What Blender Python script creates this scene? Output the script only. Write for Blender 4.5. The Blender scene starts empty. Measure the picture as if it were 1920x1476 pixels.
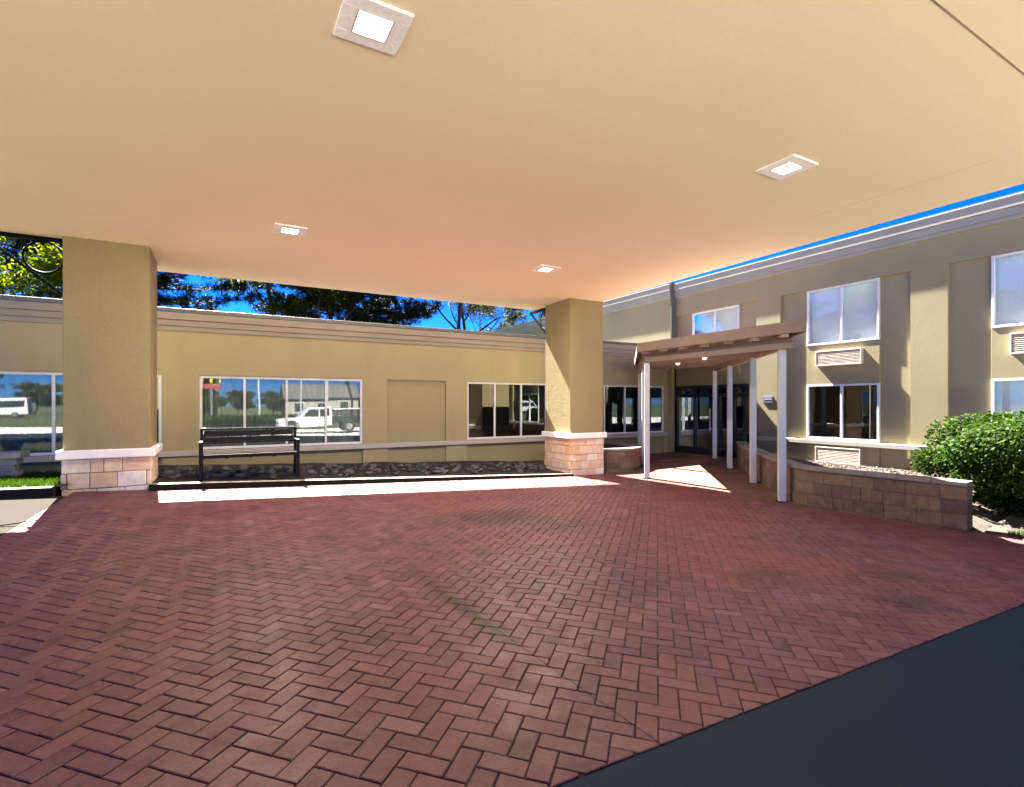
import bpy, math, random
import numpy as np
from mathutils import Vector
R = math.radians
SC = bpy.context.scene
COL = SC.collection
rnd = random.Random(11)

# ------------------------------------------------------------------ helpers
def gz(x, y=5.0):
    """height of the ground: it falls towards +X, rises gently to the entrance, falls towards the street"""
    xx = max(x, -6.0)
    z = -.0405*xx if xx < 8.4 else -.3402 + (min(xx, 14.0)-8.4)*.018
    if y < 0: z -= .035*min(-y, 16.0)
    return z

class MB:
    def __init__(s): s.v = []; s.f = []; s.m = []; s.a = []
    def add(s, vs, fs, m=0, a=None):
        b = len(s.v); s.v += [tuple(p) for p in vs]
        for f in fs:
            s.f.append(tuple(i+b for i in f)); s.m.append(m); s.a.append(a if a is not None else .5)
        return s
    def box(s, x0, x1, y0, y1, z0, z1, m=0, a=None):
        vs = [(x0,y0,z0),(x1,y0,z0),(x1,y1,z0),(x0,y1,z0),(x0,y0,z1),(x1,y0,z1),(x1,y1,z1),(x0,y1,z1)]
        return s.add(vs, [(0,3,2,1),(4,5,6,7),(0,1,5,4),(1,2,6,5),(2,3,7,6),(3,0,4,7)], m, a)
    def bar(s, p, q, w, h, m=0, up=(0,0,1)):
        """rectangular bar from p to q, w wide across, h tall along up"""
        p, q = Vector(p), Vector(q); d = (q-p).normalized(); u = Vector(up)
        r = d.cross(u)
        if r.length < 1e-4: r = d.cross(Vector((1,0,0)))
        r.normalize(); u = r.cross(d).normalized()
        vs = [c + r*a*w/2 + u*b*h/2 for c in (p, q) for a, b in ((-1,-1),(1,-1),(1,1),(-1,1))]
        return s.add(vs, [(0,1,2,3),(7,6,5,4),(0,4,5,1),(1,5,6,2),(2,6,7,3),(3,7,4,0)], m)
    def post(s, x, y, z0, z1, w, rot, m=0):
        c, n = math.cos(rot)*w/2, math.sin(rot)*w/2
        o = [(-c+n,-n-c),(c+n,n-c),(c-n,n+c),(-c-n,-n+c)]
        return s.prism([(x+a,y+b) for a, b in o], z0, z1, m)
    def prism(s, poly, z0, z1, m=0):
        n = len(poly); g0 = z0 if callable(z0) else (lambda x, y: z0); g1 = z1 if callable(z1) else (lambda x, y: z1)
        vs = [(x,y,g0(x,y)) for x,y in poly] + [(x,y,g1(x,y)) for x,y in poly]
        fs = [tuple(reversed(range(n))), tuple(range(n,2*n))] + [(i,(i+1)%n,n+(i+1)%n,n+i) for i in range(n)]
        return s.add(vs, fs, m)
    def side(s, poly, y0, y1, m=0):
        """polygon in X,Z extruded along Y"""
        n = len(poly); vs = [(x,y0,z) for x,z in poly] + [(x,y1,z) for x,z in poly]
        return s.add(vs, [tuple(range(n)), tuple(reversed(range(n,2*n)))] + [(i,n+i,n+(i+1)%n,(i+1)%n) for i in range(n)], m)
    def tube(s, pts, rad, n=8, m=0):
        pts = [Vector(p) for p in pts]; k = len(pts)
        if not hasattr(rad, '__len__'): rad = [rad]*k
        vs = []; ref = Vector((.13,.37,.92))
        for i, p in enumerate(pts):
            d = (pts[min(i+1,k-1)] - pts[max(i-1,0)]).normalized()
            a = d.cross(ref)
            if a.length < .15: a = d.cross(Vector((1,.2,0)))
            a.normalize(); b = d.cross(a)
            vs += [p + (a*math.cos(t)+b*math.sin(t))*rad[i] for t in [2*math.pi*j/n for j in range(n)]]
        fs = [(i*n+j, i*n+(j+1)%n, (i+1)*n+(j+1)%n, (i+1)*n+j) for i in range(k-1) for j in range(n)]
        fs += [tuple(reversed(range(n))), tuple(range((k-1)*n, k*n))]
        return s.add(vs, fs, m)
    def cyl(s, c, axis, r, h, n=20, m=0):
        c = Vector(c); d = Vector(axis).normalized()*h/2
        return s.tube([c-d, c+d], r, n, m)
    def build(s, name, mats, parent=None, bevel=0, smooth=False, attr=False, seg=2):
        me = bpy.data.meshes.new(name); me.from_pydata(s.v, [], s.f)
        for m in (mats if isinstance(mats, (list, tuple)) else [mats]): me.materials.append(m)
        me.polygons.foreach_set('material_index', s.m)
        if smooth: me.polygons.foreach_set('use_smooth', [True]*len(s.f))
        if attr:
            at = me.attributes.new('tone', 'FLOAT', 'FACE'); at.data.foreach_set('value', s.a)
        me.update()
        o = bpy.data.objects.new(name, me); COL.objects.link(o)
        if parent: o.parent = parent; o.matrix_parent_inverse = parent.matrix_basis.inverted()
        if bevel:
            b = o.modifiers.new('Bevel', 'BEVEL'); b.width = bevel; b.segments = seg; b.limit_method = 'ANGLE'; b.angle_limit = R(40)
        return o

def tag(o, label=None, cat=None, group=None, kind=None):
    if label: o['label'] = label
    if cat: o['category'] = cat
    if group: o['group'] = group
    if kind: o['kind'] = kind
    return o
def thing(name, label, cat, loc=(0,0,0), group=None):
    o = bpy.data.objects.new(name, None); COL.objects.link(o); o.location = loc
    o.matrix_basis  # parts are built in world coordinates and keep them
    bpy.context.view_layer.update()
    return tag(o, label, cat, group)
def copy_tree(o, parent=None):
    c = o.copy(); COL.objects.link(c)
    if parent: c.parent = parent; c.matrix_parent_inverse = o.matrix_parent_inverse.copy()
    for ch in list(o.children): copy_tree(ch, c)
    return c

# ------------------------------------------------------------------ materials
def nt(name):
    m = bpy.data.materials.new(name); m.use_nodes = True
    t = m.node_tree; t.nodes.clear()
    out = t.nodes.new('ShaderNodeOutputMaterial')
    return m, t, out
class N:
    def __init__(s, t): s.t = t
    def __call__(s, typ, **kw):
        n = s.t.nodes.new('ShaderNode'+typ)
        for k, v in kw.items(): setattr(n, k, v)
        return n
    def link(s, a, b): s.t.links.new(a, b)
    def noise(s, scale, detail=3, rough=.55, vec=None, dist=0):
        n = s('TexNoise'); n.inputs['Scale'].default_value = scale; n.inputs['Detail'].default_value = detail
        n.inputs['Roughness'].default_value = rough; n.inputs['Distortion'].default_value = dist
        if vec is not None: s.link(vec, n.inputs['Vector'])
        return n.outputs['Fac']
    def ramp(s, fac, stops):
        n = s('ValToRGB'); e = n.color_ramp.elements
        while len(e) < len(stops): e.new(.5)
        for i, (p, c) in enumerate(stops):
            e[i].position = p; e[i].color = (c, c, c, 1) if not hasattr(c, '__len__') else (*c, 1)
        s.link(fac, n.inputs['Fac']); return n.outputs['Color']
    def mix(s, a, b, fac, blend='MIX'):
        n = s('MixRGB', blend_type=blend)
        for i, x in ((0, fac), (1, a), (2, b)):
            if hasattr(x, 'node'): s.link(x, n.inputs[i])
            elif i == 0: n.inputs[0].default_value = x
            else: n.inputs[i].default_value = (*x, 1)
        return n.outputs[0]
    def math(s, op, a, b=0, c=0, clamp=False):
        n = s('Math', operation=op, use_clamp=clamp)
        for i, x in enumerate((a, b, c)):
            if hasattr(x, 'node'): s.link(x, n.inputs[i])
            else: n.inputs[i].default_value = x
        return n.outputs[0]

def mat(name, col, rough=.7, var=.12, vscale=1.5, fine=40, finev=.06, bump=.1, bscale=60, metal=0, spec=.5,
        col2=None, streak=0, coat=0, bdist=.01, attr=None):
    """painted / mineral surface with broad mottling, fine grain and a bump"""
    m, t, out = nt(name); n = N(t)
    tc = n('TexCoord').outputs['Object']
    lo = tuple(c*(1-var) for c in col); hi = tuple(c*(1+var) for c in col)
    if attr:
        at = n('Attribute', attribute_name='tone').outputs['Fac']
        base = n.ramp(at, attr)
        base = n.mix(base, n.ramp(n.noise(vscale, 4, vec=tc), [(.3, 1-var), (.7, 1+var)]), 1, 'MULTIPLY')
    else:
        base = n.mix(lo, hi, n.ramp(n.noise(vscale, 4, vec=tc), [(.3, 0), (.7, 1)]))
    if col2: base = n.mix(base, col2, n.ramp(n.noise(vscale*.6, 5, .65, vec=tc, dist=.4), [(.52, 0), (.72, .8)]))
    if finev: base = n.mix(base, n.ramp(n.noise(fine, 2, vec=tc), [(.3, 1-finev), (.7, 1+finev)]), 1, 'MULTIPLY')
    if streak:
        mp = n('Mapping'); mp.inputs['Scale'].default_value = (2, 2, .25); n.link(tc, mp.inputs['Vector'])
        base = n.mix(base, n.ramp(n.noise(1, 4, .6, vec=mp.outputs['Vector']), [(.45, 1), (.75, 1-streak)]), 1, 'MULTIPLY')
    b = n('BsdfPrincipled'); n.link(base, b.inputs['Base Color'])
    b.inputs['Roughness'].default_value = rough; b.inputs['Metallic'].default_value = metal
    b.inputs['Specular IOR Level'].default_value = spec; b.inputs['Coat Weight'].default_value = coat
    if bump:
        bp = n('Bump'); bp.inputs['Strength'].default_value = bump; bp.inputs['Distance'].default_value = bdist
        h = n.mix(n.noise(bscale, 3, .6, vec=tc), n.noise(bscale*.17, 3, .5, vec=tc), .45)
        n.link(h, bp.inputs['Height']); n.link(bp.outputs['Normal'], b.inputs['Normal'])
    n.link(b.outputs[0], out.inputs['Surface']); return m

def glass(name, tint, refl, wave=.0015):
    m, t, out = nt(name); n = N(t); tc = n('TexCoord').outputs['Object']
    tr = n('BsdfTransparent'); tr.inputs['Color'].default_value = (*tint, 1)
    gl = n('BsdfGlossy'); gl.inputs['Roughness'].default_value = .004; gl.inputs['Color'].default_value = (.93,.97,1,1)
    bp = n('Bump'); bp.inputs['Strength'].default_value = .25; bp.inputs['Distance'].default_value = wave
    n.link(n.noise(1.1, 1, .4, vec=tc), bp.inputs['Height']); n.link(bp.outputs['Normal'], gl.inputs['Normal'])
    fr = n('Fresnel'); fr.inputs['IOR'].default_value = 1.5
    fac = n.math('ADD', n.math('MULTIPLY', fr.outputs[0], 1.2), refl, clamp=True)
    mx = n('MixShader'); n.link(fac, mx.inputs[0]); n.link(tr.outputs[0], mx.inputs[1]); n.link(gl.outputs[0], mx.inputs[2])
    n.link(mx.outputs[0], out.inputs['Surface']); return m

def leaf(name, c1, c2, c3, trans=.35, rough=.45, spec=.05):
    m, t, out = nt(name); n = N(t)
    ri = n('NewGeometry').outputs['Random Per Island']
    c = n.ramp(ri, [(0, c1), (.55, c2), (1, c3)])
    b = n('BsdfPrincipled'); n.link(c, b.inputs['Base Color']); b.inputs['Roughness'].default_value = rough
    b.inputs['Specular IOR Level'].default_value = spec
    tl = n('BsdfTranslucent'); n.link(n.mix(c, (1.0,1.15,.45), 1, 'MULTIPLY'), tl.inputs['Color'])
    mx = n('MixShader'); mx.inputs[0].default_value = trans
    n.link(b.outputs[0], mx.inputs[1]); n.link(tl.outputs[0], mx.inputs[2]); n.link(mx.outputs[0], out.inputs['Surface']); return m

def emit(name, col, st):
    m, t, out = nt(name); n = N(t); e = n('Emission'); e.inputs['Color'].default_value = (*col,1); e.inputs['Strength'].default_value = st
    n.link(e.outputs[0], out.inputs['Surface']); return m

WALL = (.318,.262,.142)
M = dict(
 stucco=mat('stucco_tan', WALL, .85, .07, .7, 30, .05, .35, 45, streak=.06),
 stucco2=mat('stucco_cream', (0.2611,0.2266,0.1231), .85, .06, .6, 30, .05, .3, 45, streak=.05),
 infill=mat('stucco_infill', (0.2762,0.2344,0.1220), .85, .05, .7, 30, .04, .12, 60, streak=.06),
 infill2=mat('stucco_bay', (0.2572,0.2251,0.1287), .85, .05, .7, 30, .04, .15, 60, streak=.06),
 colst=mat('column_stucco', (0.2470,0.1970,0.0919), .85, .06, .9, 30, .05, .55, 26, streak=.06, bdist=.016),
 ceil=mat('ceiling_paint', (.87,.735,.515), .75, .035, .35, 25, .015, .08, 30),
 seam=mat('ceiling_seam', (.30,.23,.16), .8, .05, 3),
 cornice=mat('cornice_taupe', (0.2412,0.2075,0.1598), .7, .07, 1.2, 40, .04, .08, streak=.06),
 cornice2=mat('cornice_grey', (0.2692,0.2552,0.2187), .65, .06, 1.2, 40, .04, .08, streak=.06),
 coping=mat('coping_metal', (0.1088,0.1056,0.0992), .5, .1, 1.5, metal=.3),
 white=mat('white_paint', (0.5616,0.5472,0.5256), .5, .05, 2, 30, .03, .05),
 trimw=mat('sill_cream', (0.3784,0.3498,0.3039), .6, .05, 2, 30, .04, .08, streak=.06),
 post=mat('post_paint', (.40,.405,.425), .5, .06, 2, 30, .04, .06, streak=.06),
 beam=mat('portico_paint', (0.1696,0.1230,0.0996), .65, .07, 2.5, 40, .05, .10, streak=.06),
 soffit=mat('portico_soffit', (0.4206,0.3085,0.2384), .7, .06, 2, 40, .05, .08),
 black=mat('black_metal', (.012,.012,.012), .45, .2, 3, bump=.04),
 benchm=mat('bench_metal', (0.0020,0.0018,0.0018), .5, .25, 6, bump=.05, spec=.18),
 iron=mat('wrought_iron', (.0016,.0016,.0018), .6, .2, 4, bump=.05, spec=.08),
 capst=mat('cast_stone', (.80,.775,.72), .8, .06, 5, 60, .06, .35, 50),
 mortar=mat('mortar', (.42,.36,.30), .9, .08, 8, bump=.4),
 stone=mat('stone_veneer', (.6,.5,.4), .85, .13, 7, 60, .08, .75, 22, bdist=.02,
           attr=[(0,(.66,.58,.48)),(.3,(.60,.42,.26)),(.55,(.68,.50,.36)),(.75,(.58,.36,.19)),(1,(.74,.67,.59))]),
 block=mat('concrete_block', (.3,.2,.14), .92, .22, 9, 70, .12, 1.0, 24, bdist=.03,
           attr=[(0,(.075,.050,.035)),(.5,(.115,.076,.050)),(1,(.145,.093,.058))]),
 blockcap=mat('block_cap', (0.1584,0.1346,0.1109), .9, .10, 6, 70, .08, .5, 40),
 asphalt=mat('sealed_asphalt', (.0062,.0160,.0268), .65, .12, 1.2, 90, .12, .12, 160, spec=.12),
 lot=mat('bounce_concrete', (.50,.47,.42), .9, .15, .6, 60, .15, .3, 120),  # lot behind the camera, lightened to bounce sunlight onto the canopy ceiling
 concrete=mat('light_concrete', (0.0262,0.0240,0.0208), .95, .08, 1.2, 60, .08, .2, 80, spec=.02),
 redwalk=mat('red_concrete', (0.1205,0.0636,0.0485), .9, .10, 2.0, 70, .10, .25, 70, spec=.04, col2=(.30,.15,.11)),
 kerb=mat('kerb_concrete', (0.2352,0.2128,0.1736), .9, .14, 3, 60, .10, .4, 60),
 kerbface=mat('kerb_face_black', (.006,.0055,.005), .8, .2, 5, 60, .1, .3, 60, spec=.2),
 soil=mat('dark_mulch', (.018,.013,.010), .95, .35, 6, 50, .25, 1.0, 30, bdist=.03),
 dirt=mat('bare_soil', (0.0295,0.0211,0.0138), .95, .25, 3, 60, .2, .8, 30, col2=(.06,.045,.028), bdist=.03),
 lawn=mat('lawn_ground', (0.0360,0.0480,0.0120), .95, .25, .5, 30, .2, .4, 40),
 rock=mat('river_rock', (.20,.195,.19), .75, .25, 9, 60, .1, .5, 30, attr=[(0,(.03,.03,.03)),(.5,(.065,.062,.06)),(1,(.09,.075,.065))]),
 gravel=mat('tan_gravel', (0.0756,0.0594,0.0432), .9, .25, 30, 80, .2, .9, 60, bdist=.03),
 lenstrim=mat('lamp_trim', (.92,.90,.88), .55, .04, 4, bump=.02),
 lens=emit('lamp_lens', (1,.97,.93), 1.2),
 bulb=emit('bulb_glow', (1,.9,.75), .12),
 frame=mat('window_frame', (.60,.60,.61), .45, .05, 3, bump=.03),
 glassb=glass('window_glass', (.62,.70,.68), .08, .004),
 glassd=glass('dark_window_glass', (.42,.42,.38), .03),
 glassu=glass('upper_window_glass', (.84,.90,.90), .05),
 glassx=glass('entrance_glass', (.12,.12,.11), .0),
 curtain=mat('sheer_curtain', (.34,.35,.33), .9, .12, 3, bump=0),
 blind=mat('roller_blind', (.80,.82,.80), .9, .04, 2, bump=.03),
 room=mat('room_wall', (.16,.13,.09), .9, .1, 1, bump=0),
 ac=mat('grille_paint', (.50,.43,.35), .6, .05, 3, bump=.04),
 plaque=mat('plaque_blue', (.13,.15,.21), .45, .08, 20, bump=0),
 plaque2=mat('plaque_letter', (.34,.36,.42), .5, .05, 20, bump=0),
 bark=mat('bark', (.035,.026,.02), .95, .3, 4, 40, .2, .9, 18, bdist=.03),
 truck=mat('truck_paint', (0.4914,0.4914,0.4914), .3, .02, 2, bump=0, coat=.5),
 tyre=mat('tyre', (.02,.02,.02), .8, .1, 5),
 rim=mat('wheel_rim', (.35,.35,.36), .35, .05, 5, metal=.8, bump=0),
 tint=mat('vehicle_window', (.02,.024,.028), .1, .05, 3, bump=0),
 orange=mat('cone_orange', (.75,.17,.03), .6, .05, 4, bump=0),
 yellow=mat('sign_yellow', (.6,.42,.03), .5, .04, 3, bump=0),
 red=mat('sign_red', (.22,.02,.02), .5, .04, 3, bump=0),
 blue=mat('sign_blue', (.03,.07,.30), .5, .04, 3, bump=0),
 conc2=mat('cast_concrete', (.30,.28,.23), .9, .15, 6, 50, .1, .4, 40),
 leafA=leaf('bright_leaves', (.06,.09,.004), (.11,.135,.006), (.16,.17,.01), .75),
 leafB=leaf('olive_leaves', (.012,.017,.002), (.026,.031,.003), (.05,.05,.005), .55),
 leafC=leaf('bud_leaves', (0.01, 0.01, 0.0018), (0.017, 0.016, 0.0028), (0.028, 0.024, 0.0045), 0.45),
 pine=leaf('pine_needles', (0.003, 0.0065, 0.003), (0.005, 0.009, 0.0032), (0.012, 0.017, 0.0035), 0.2),
 hedge=leaf('hedge_leaves', (.008,.022,.0022), (.016,.038,.0035), (.038,.066,.006), .32, .6, .07),
 grassm=leaf('grass_blades', (0.0225,0.0495,0.0054), (0.0360,0.0675,0.0067), (0.0585,0.0900,0.0135), .35, .6),
 far=leaf('far_leaves', (0.0225,0.0338,0.0068), (0.0394,0.0506,0.0112), (0.0675,0.0731,0.0198), .25),
)

# stamped brick: per-brick tone, dusty mottling, oil and tyre marks
def brick_mat():
    m, t, out = nt('stamped_brick'); n = N(t)
    tc = n('TexCoord').outputs['Object']
    at = n('Attribute', attribute_name='tone').outputs['Fac']
    c = n.ramp(at, [(0,(.050,.0175,.019)),(.3,(.087,.0285,.030)),(.6,(.112,.037,.037)),(.85,(.134,.046,.044)),(1,(.156,.070,.066))])
    c = n.mix(c, (.150,.060,.060), n.ramp(n.noise(11, 6, .75, vec=tc, dist=.8), [(.44,0),(.72,.75)]))
    c = n.mix(c, (.145,.045,.024), n.ramp(n.noise(.45, 3, .6, vec=tc), [(.48,0),(.7,.6)]))
    c = n.mix(c, (.165,.070,.078), n.ramp(n.noise(1.1, 6, .78, vec=tc), [(.47,0),(.72,.62)]))
    c = n.mix(c, (.042,.018,.02), n.ramp(n.noise(19, 5, .75, vec=tc, dist=.8), [(.52,0),(.74,.75)]))
    c = n.mix(c, n.ramp(n.noise(120, 2, vec=tc), [(.3,.88),(.7,1.12)]), 1, 'MULTIPLY')
    sx = n('SeparateXYZ'); n.link(tc, sx.inputs[0]); X, Y = sx.outputs[0], sx.outputs[1]
    wob = n.math('MULTIPLY', n.math('SUBTRACT', n.noise(1.6, 5, .7, vec=tc), .5), 1.5)
    # oily patches where cars stand (x, y, rx, ry, strength)
    for (px, py, rx, ry, st) in ((3.3,6.2,1.1,.75,.5),(3.9,5.4,.6,.5,.4),(3.1,3.4,.55,.5,.42),(4.35,3.0,.5,.4,.4),(4.85,2.05,.5,.28,.6),(5.6,2.5,.4,.2,.4),(.4,3.4,.6,.4,.35)):
        dx = n.math('DIVIDE', n.math('SUBTRACT', X, px), rx); dy = n.math('DIVIDE', n.math('SUBTRACT', Y, py), ry)
        d = n.math('ADD', n.math('SQRT', n.math('ADD', n.math('MULTIPLY', dx, dx), n.math('MULTIPLY', dy, dy))), wob)
        c = n.mix(c, (.024,.013,.0135), n.ramp(d, [(.25, st), (1.0, 0)]))
    # a saw-cut joint across the drive, smeared with rubber at its far end
    cut = n.math('ABSOLUTE', n.math('SUBTRACT', X, n.math('SUBTRACT', 1.785, n.math('MULTIPLY', Y, .073))))
    fadeY = n.math('MULTIPLY', n.math('MULTIPLY', n.math('SUBTRACT', Y, 2.55), 2.2, clamp=True), n.math('MULTIPLY', n.math('SUBTRACT', 4.9, Y), .7, clamp=True))
    rub = n.ramp(n.math('ADD', cut, n.math('MULTIPLY', wob, .06)), [(.015,.75),(.13,0)])
    c = n.mix(c, (.016,.0085,.009), n.math('MULTIPLY', rub, fadeY))
    c = n.mix(c, (.010,.005,.005), n.math('MULTIPLY', n.math('LESS_THAN', cut, .0042), n.math('LESS_THAN', Y, 3.4)))
    b = n('BsdfPrincipled'); n.link(c, b.inputs['Base Color'])
    rr = n.ramp(n.noise(5, 4, .6, vec=tc), [(.3,.42),(.7,.62)]); n.link(rr, b.inputs['Roughness'])
    b.inputs['Specular IOR Level'].default_value = .25
    bp = n('Bump'); bp.inputs['Strength'].default_value = .5; bp.inputs['Distance'].default_value = .006
    n.link(n.mix(n.noise(70, 3, .6, vec=tc), n.noise(14, 4, .6, vec=tc), .6), bp.inputs['Height']); n.link(bp.outputs['Normal'], b.inputs['Normal'])
    n.link(b.outputs[0], out.inputs['Surface']); return m
M['brick'] = brick_mat()
M['joint'] = mat('brick_joint', (.022,.010,.010), .9, .2, 6, bump=.3)

# ------------------------------------------------------------------ ground, drive, asphalt
def sheet(name, xs, ys, m, dz=0.0, fn=None, jitter=0):
    b = MB(); g = fn or gz
    nx, ny = len(xs), len(ys)
    vs = [(x, y, g(x, y)+dz+(rnd.uniform(-jitter, jitter) if jitter else 0)) for y in ys for x in xs]
    b.add(vs, [(j*nx+i, j*nx+i+1, (j+1)*nx+i+1, (j+1)*nx+i) for j in range(ny-1) for i in range(nx-1)])
    return b.build(name, m, smooth=True)
XS = [-600,-200,-60,-30,-12,-6,-3,0,3,6,8.4,10,12,14,20,40,80,200,600]
YS = [-600,-200,-90,-60,-40,-26,-16,-8,-4,0,2,4,6,8,10,12,14,20,40,80,200,600]
tag(sheet('ground', XS, YS, M['lawn'], -.06), kind='structure')
ax = [-60,-30,-12,-6,-3,0,3,6,8.4,10,13,14,20,40]
tag(sheet('asphalt_lane', [-60,-30,-12,-6,-3,0,3,6,8.4,9.6], [-3.4,0,1.632], M['asphalt'], -.004), kind='structure')
tag(sheet('parking_lot', ax, [-24,-16,-8,-3.41], M['lot'], -.012), kind='structure')

def clip(poly, a, b, c):
    """keep a*x+b*y<=c"""
    o = []
    for i in range(len(poly)):
        p, q = poly[i], poly[(i+1) % len(poly)]
        dp, dq = a*p[0]+b*p[1]-c, a*q[0]+b*q[1]-c
        if dp <= 0: o.append(p)
        if dp*dq < 0:
            t = dp/(dp-dq); o.append((p[0]+t*(q[0]-p[0]), p[1]+t*(q[1]-p[1])))
    return o
def inset(poly, d):
    n = len(poly); o = []
    for i in range(n):
        p0, p1, p2 = poly[i-1], poly[i], poly[(i+1) % n]
        e1 = Vector((p1[0]-p0[0], p1[1]-p0[1])); e2 = Vector((p2[0]-p1[0], p2[1]-p1[1]))
        if e1.length < 1e-5 or e2.length < 1e-5: return None
        n1 = Vector((-e1.y, e1.x)).normalized(); n2 = Vector((-e2.y, e2.x)).normalized()
        k = 1+n1.dot(n2)
        if k < .2: return None
        v = (n1+n2)/k*d; o.append((p1[0]+v.x, p1[1]+v.y))
    return o
def area(p): return sum(p[i][0]*p[(i+1)%len(p)][1]-p[(i+1)%len(p)][0]*p[i][1] for i in range(len(p)))/2
def driveway():
    b = MB(); W = .1005; q = math.sqrt(.5)
    x0, x1, y0, y1 = -1.95, 9.0, 1.64, 10.6
    to = lambda u, v: ((u+v)*q*W + .03, (v-u)*q*W + .02)
    L = 140
    for i in range(-L, L):
        for j in range(-L, L+60):
            r = (i+j) % 4
            if r == 0: cell = [(i,j),(i+2,j),(i+2,j+1),(i,j+1)]
            elif r == 2: cell = [(i,j),(i+1,j),(i+1,j+2),(i,j+2)]
            else: continue
            p = [to(*c) for c in cell]
            mx = sum(a for a, _ in p)/4; my = sum(a for _, a in p)/4
            if not (x0-.2 < mx < x1+.2 and y0-.2 < my < y1+.2): continue
            p = inset(p, .0026+rnd.uniform(-.0008,.0014))
            for a, bb, c in ((1,0,x1),(-1,0,-x0),(0,1,y1),(0,-1,-y0)):
                p = clip(p, a, bb, c)
                if len(p) < 3: break
            if len(p) < 3 or area(p) < 3e-4: continue
            p = [(x+rnd.uniform(-.0012,.0012), y+rnd.uniform(-.0012,.0012)) for x, y in p]
            t = inset(p, .0045)
            if not t or area(t) < 1e-4: continue
            tx, ty, h = rnd.gauss(0,.006), rnd.gauss(0,.006), rnd.gauss(0,.0006)
            n = len(p); tone = min(1, max(0, rnd.gauss(.5,.21)))
            vs = [(x, y, gz(x,y)-.0085) for x, y in p] + [(x, y, gz(x,y)-.0032+h) for x, y in p] + \
                 [(x, y, gz(x,y)+h+(x-mx)*tx+(y-my)*ty) for x, y in t]
            fs = [(k,(k+1)%n,n+(k+1)%n,n+k) for k in range(n)] + [(n+k,n+(k+1)%n,2*n+(k+1)%n,2*n+k) for k in range(n)] + [tuple(range(2*n,3*n))]
            b.add(vs, fs, 0, tone)
    xs = [x0,-1,0,2,4,6,8.4,x1]
    vs = [(x,y,gz(x,y)-.0075) for y in (y0,y1) for x in xs]; k = len(xs)
    b.add(vs, [(i,i+1,k+i+1,k+i) for i in range(k-1)], 1)
    return tag(b.build('driveway', [M['brick'], M['joint']], attr=True), kind='structure')
driveway()
tag(sheet('walkway', [-9,-6,-3,-1.956], [1.64,4.2,7,9.62], M['concrete'], -.004), kind='structure')
# red concrete walk under the portico
b = MB()
poly = [(8.62,5.0),(9.3,5.9),(13.6,10.0),(13.6,12.8),(10.0,12.8),(8.62,10.6)]
b.prism(poly, lambda x,y: gz(x,y)-.04, lambda x,y: gz(x,y)+.005)
tag(b.build('entrance_walk', M['redwalk']), kind='structure')

# kerbs
def kz(x): return .095-.0457*x
b = MB()
N_ = 16
for i in range(N_):
    xa, xb = -1.0+8.2*i/N_, -1.0+8.2*(i+1)/N_
    f = lambda x, y: kz(x)
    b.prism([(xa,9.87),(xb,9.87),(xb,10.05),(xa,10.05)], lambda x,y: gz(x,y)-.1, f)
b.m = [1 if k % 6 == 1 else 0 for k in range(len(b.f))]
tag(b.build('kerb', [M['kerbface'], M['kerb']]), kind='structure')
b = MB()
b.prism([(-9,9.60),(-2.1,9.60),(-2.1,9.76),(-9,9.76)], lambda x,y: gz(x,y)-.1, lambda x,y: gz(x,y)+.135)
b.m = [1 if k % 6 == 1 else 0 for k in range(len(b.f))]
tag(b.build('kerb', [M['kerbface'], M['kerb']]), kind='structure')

# planting bed under the wall
def bedz(x, y): return min(kz(x), gz(x,y)+.13)-.035 + .05*max(0, min(1,(y-10.1)/2.6))
xs = [-2.0+i*.35 for i in range(36)]
bx = [x for x in xs if x < 8.45]
tag(sheet('planting_bed', bx, [10.1+.27*i for i in range(11)], M['soil'], 0, bedz, .018), kind='structure')
def lbz(x, y): return gz(x,y)+.125
tag(sheet('lawn_strip', [-9+.5*i for i in range(15)], [9.74+.34*i for i in range(10)], M['lawn'], 0, lbz, .008), kind='structure')
def planterz(x, y): return -.10
def soil_left(y):
    pts = [(2.9,8.93),(5.0,8.80),(5.7,9.05),(6.42,9.62),(7.32,10.48),(8.93,11.98),(9.75,12.98)]
    for (a, xa), (c, xc) in zip(pts, pts[1:]):
        if y <= c: return xa+(xc-xa)*max(0,(y-a))/(c-a)
    return 12.98
b = MB(); ys = [2.95+.28*i for i in range(25)]; nx = 14
vs = [(soil_left(y)+(13.72-soil_left(y))*i/nx, y, -.10-.27*(1-min(1,max(0,(y-2.95)/1.3)))**1.5+rnd.uniform(-.02,.02)) for y in ys for i in range(nx+1)]
b.add(vs, [(r*(nx+1)+i, r*(nx+1)+i+1, (r+1)*(nx+1)+i+1, (r+1)*(nx+1)+i) for r in range(len(ys)-1) for i in range(nx)])
tag(b.build('planter_soil', M['dirt'], smooth=True), kind='structure')
sx_ = [8.86+.3*i for i in range(17)]
tag(sheet('shrub_bed', sx_, [-5+.42*i for i in range(20)], M['dirt'], 0, lambda x, y: gz(x,y)-.03+min(.16,(x-8.86)*.14), .022), kind='structure')
b = MB(); b.prism([(8.4,10.6),(9.2,10.35),(9.95,10.95),(10.0,12.78),(8.4,12.78)], -.5, .12)
tag(b.build('planter_mulch', M['soil']), kind='structure')

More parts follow.
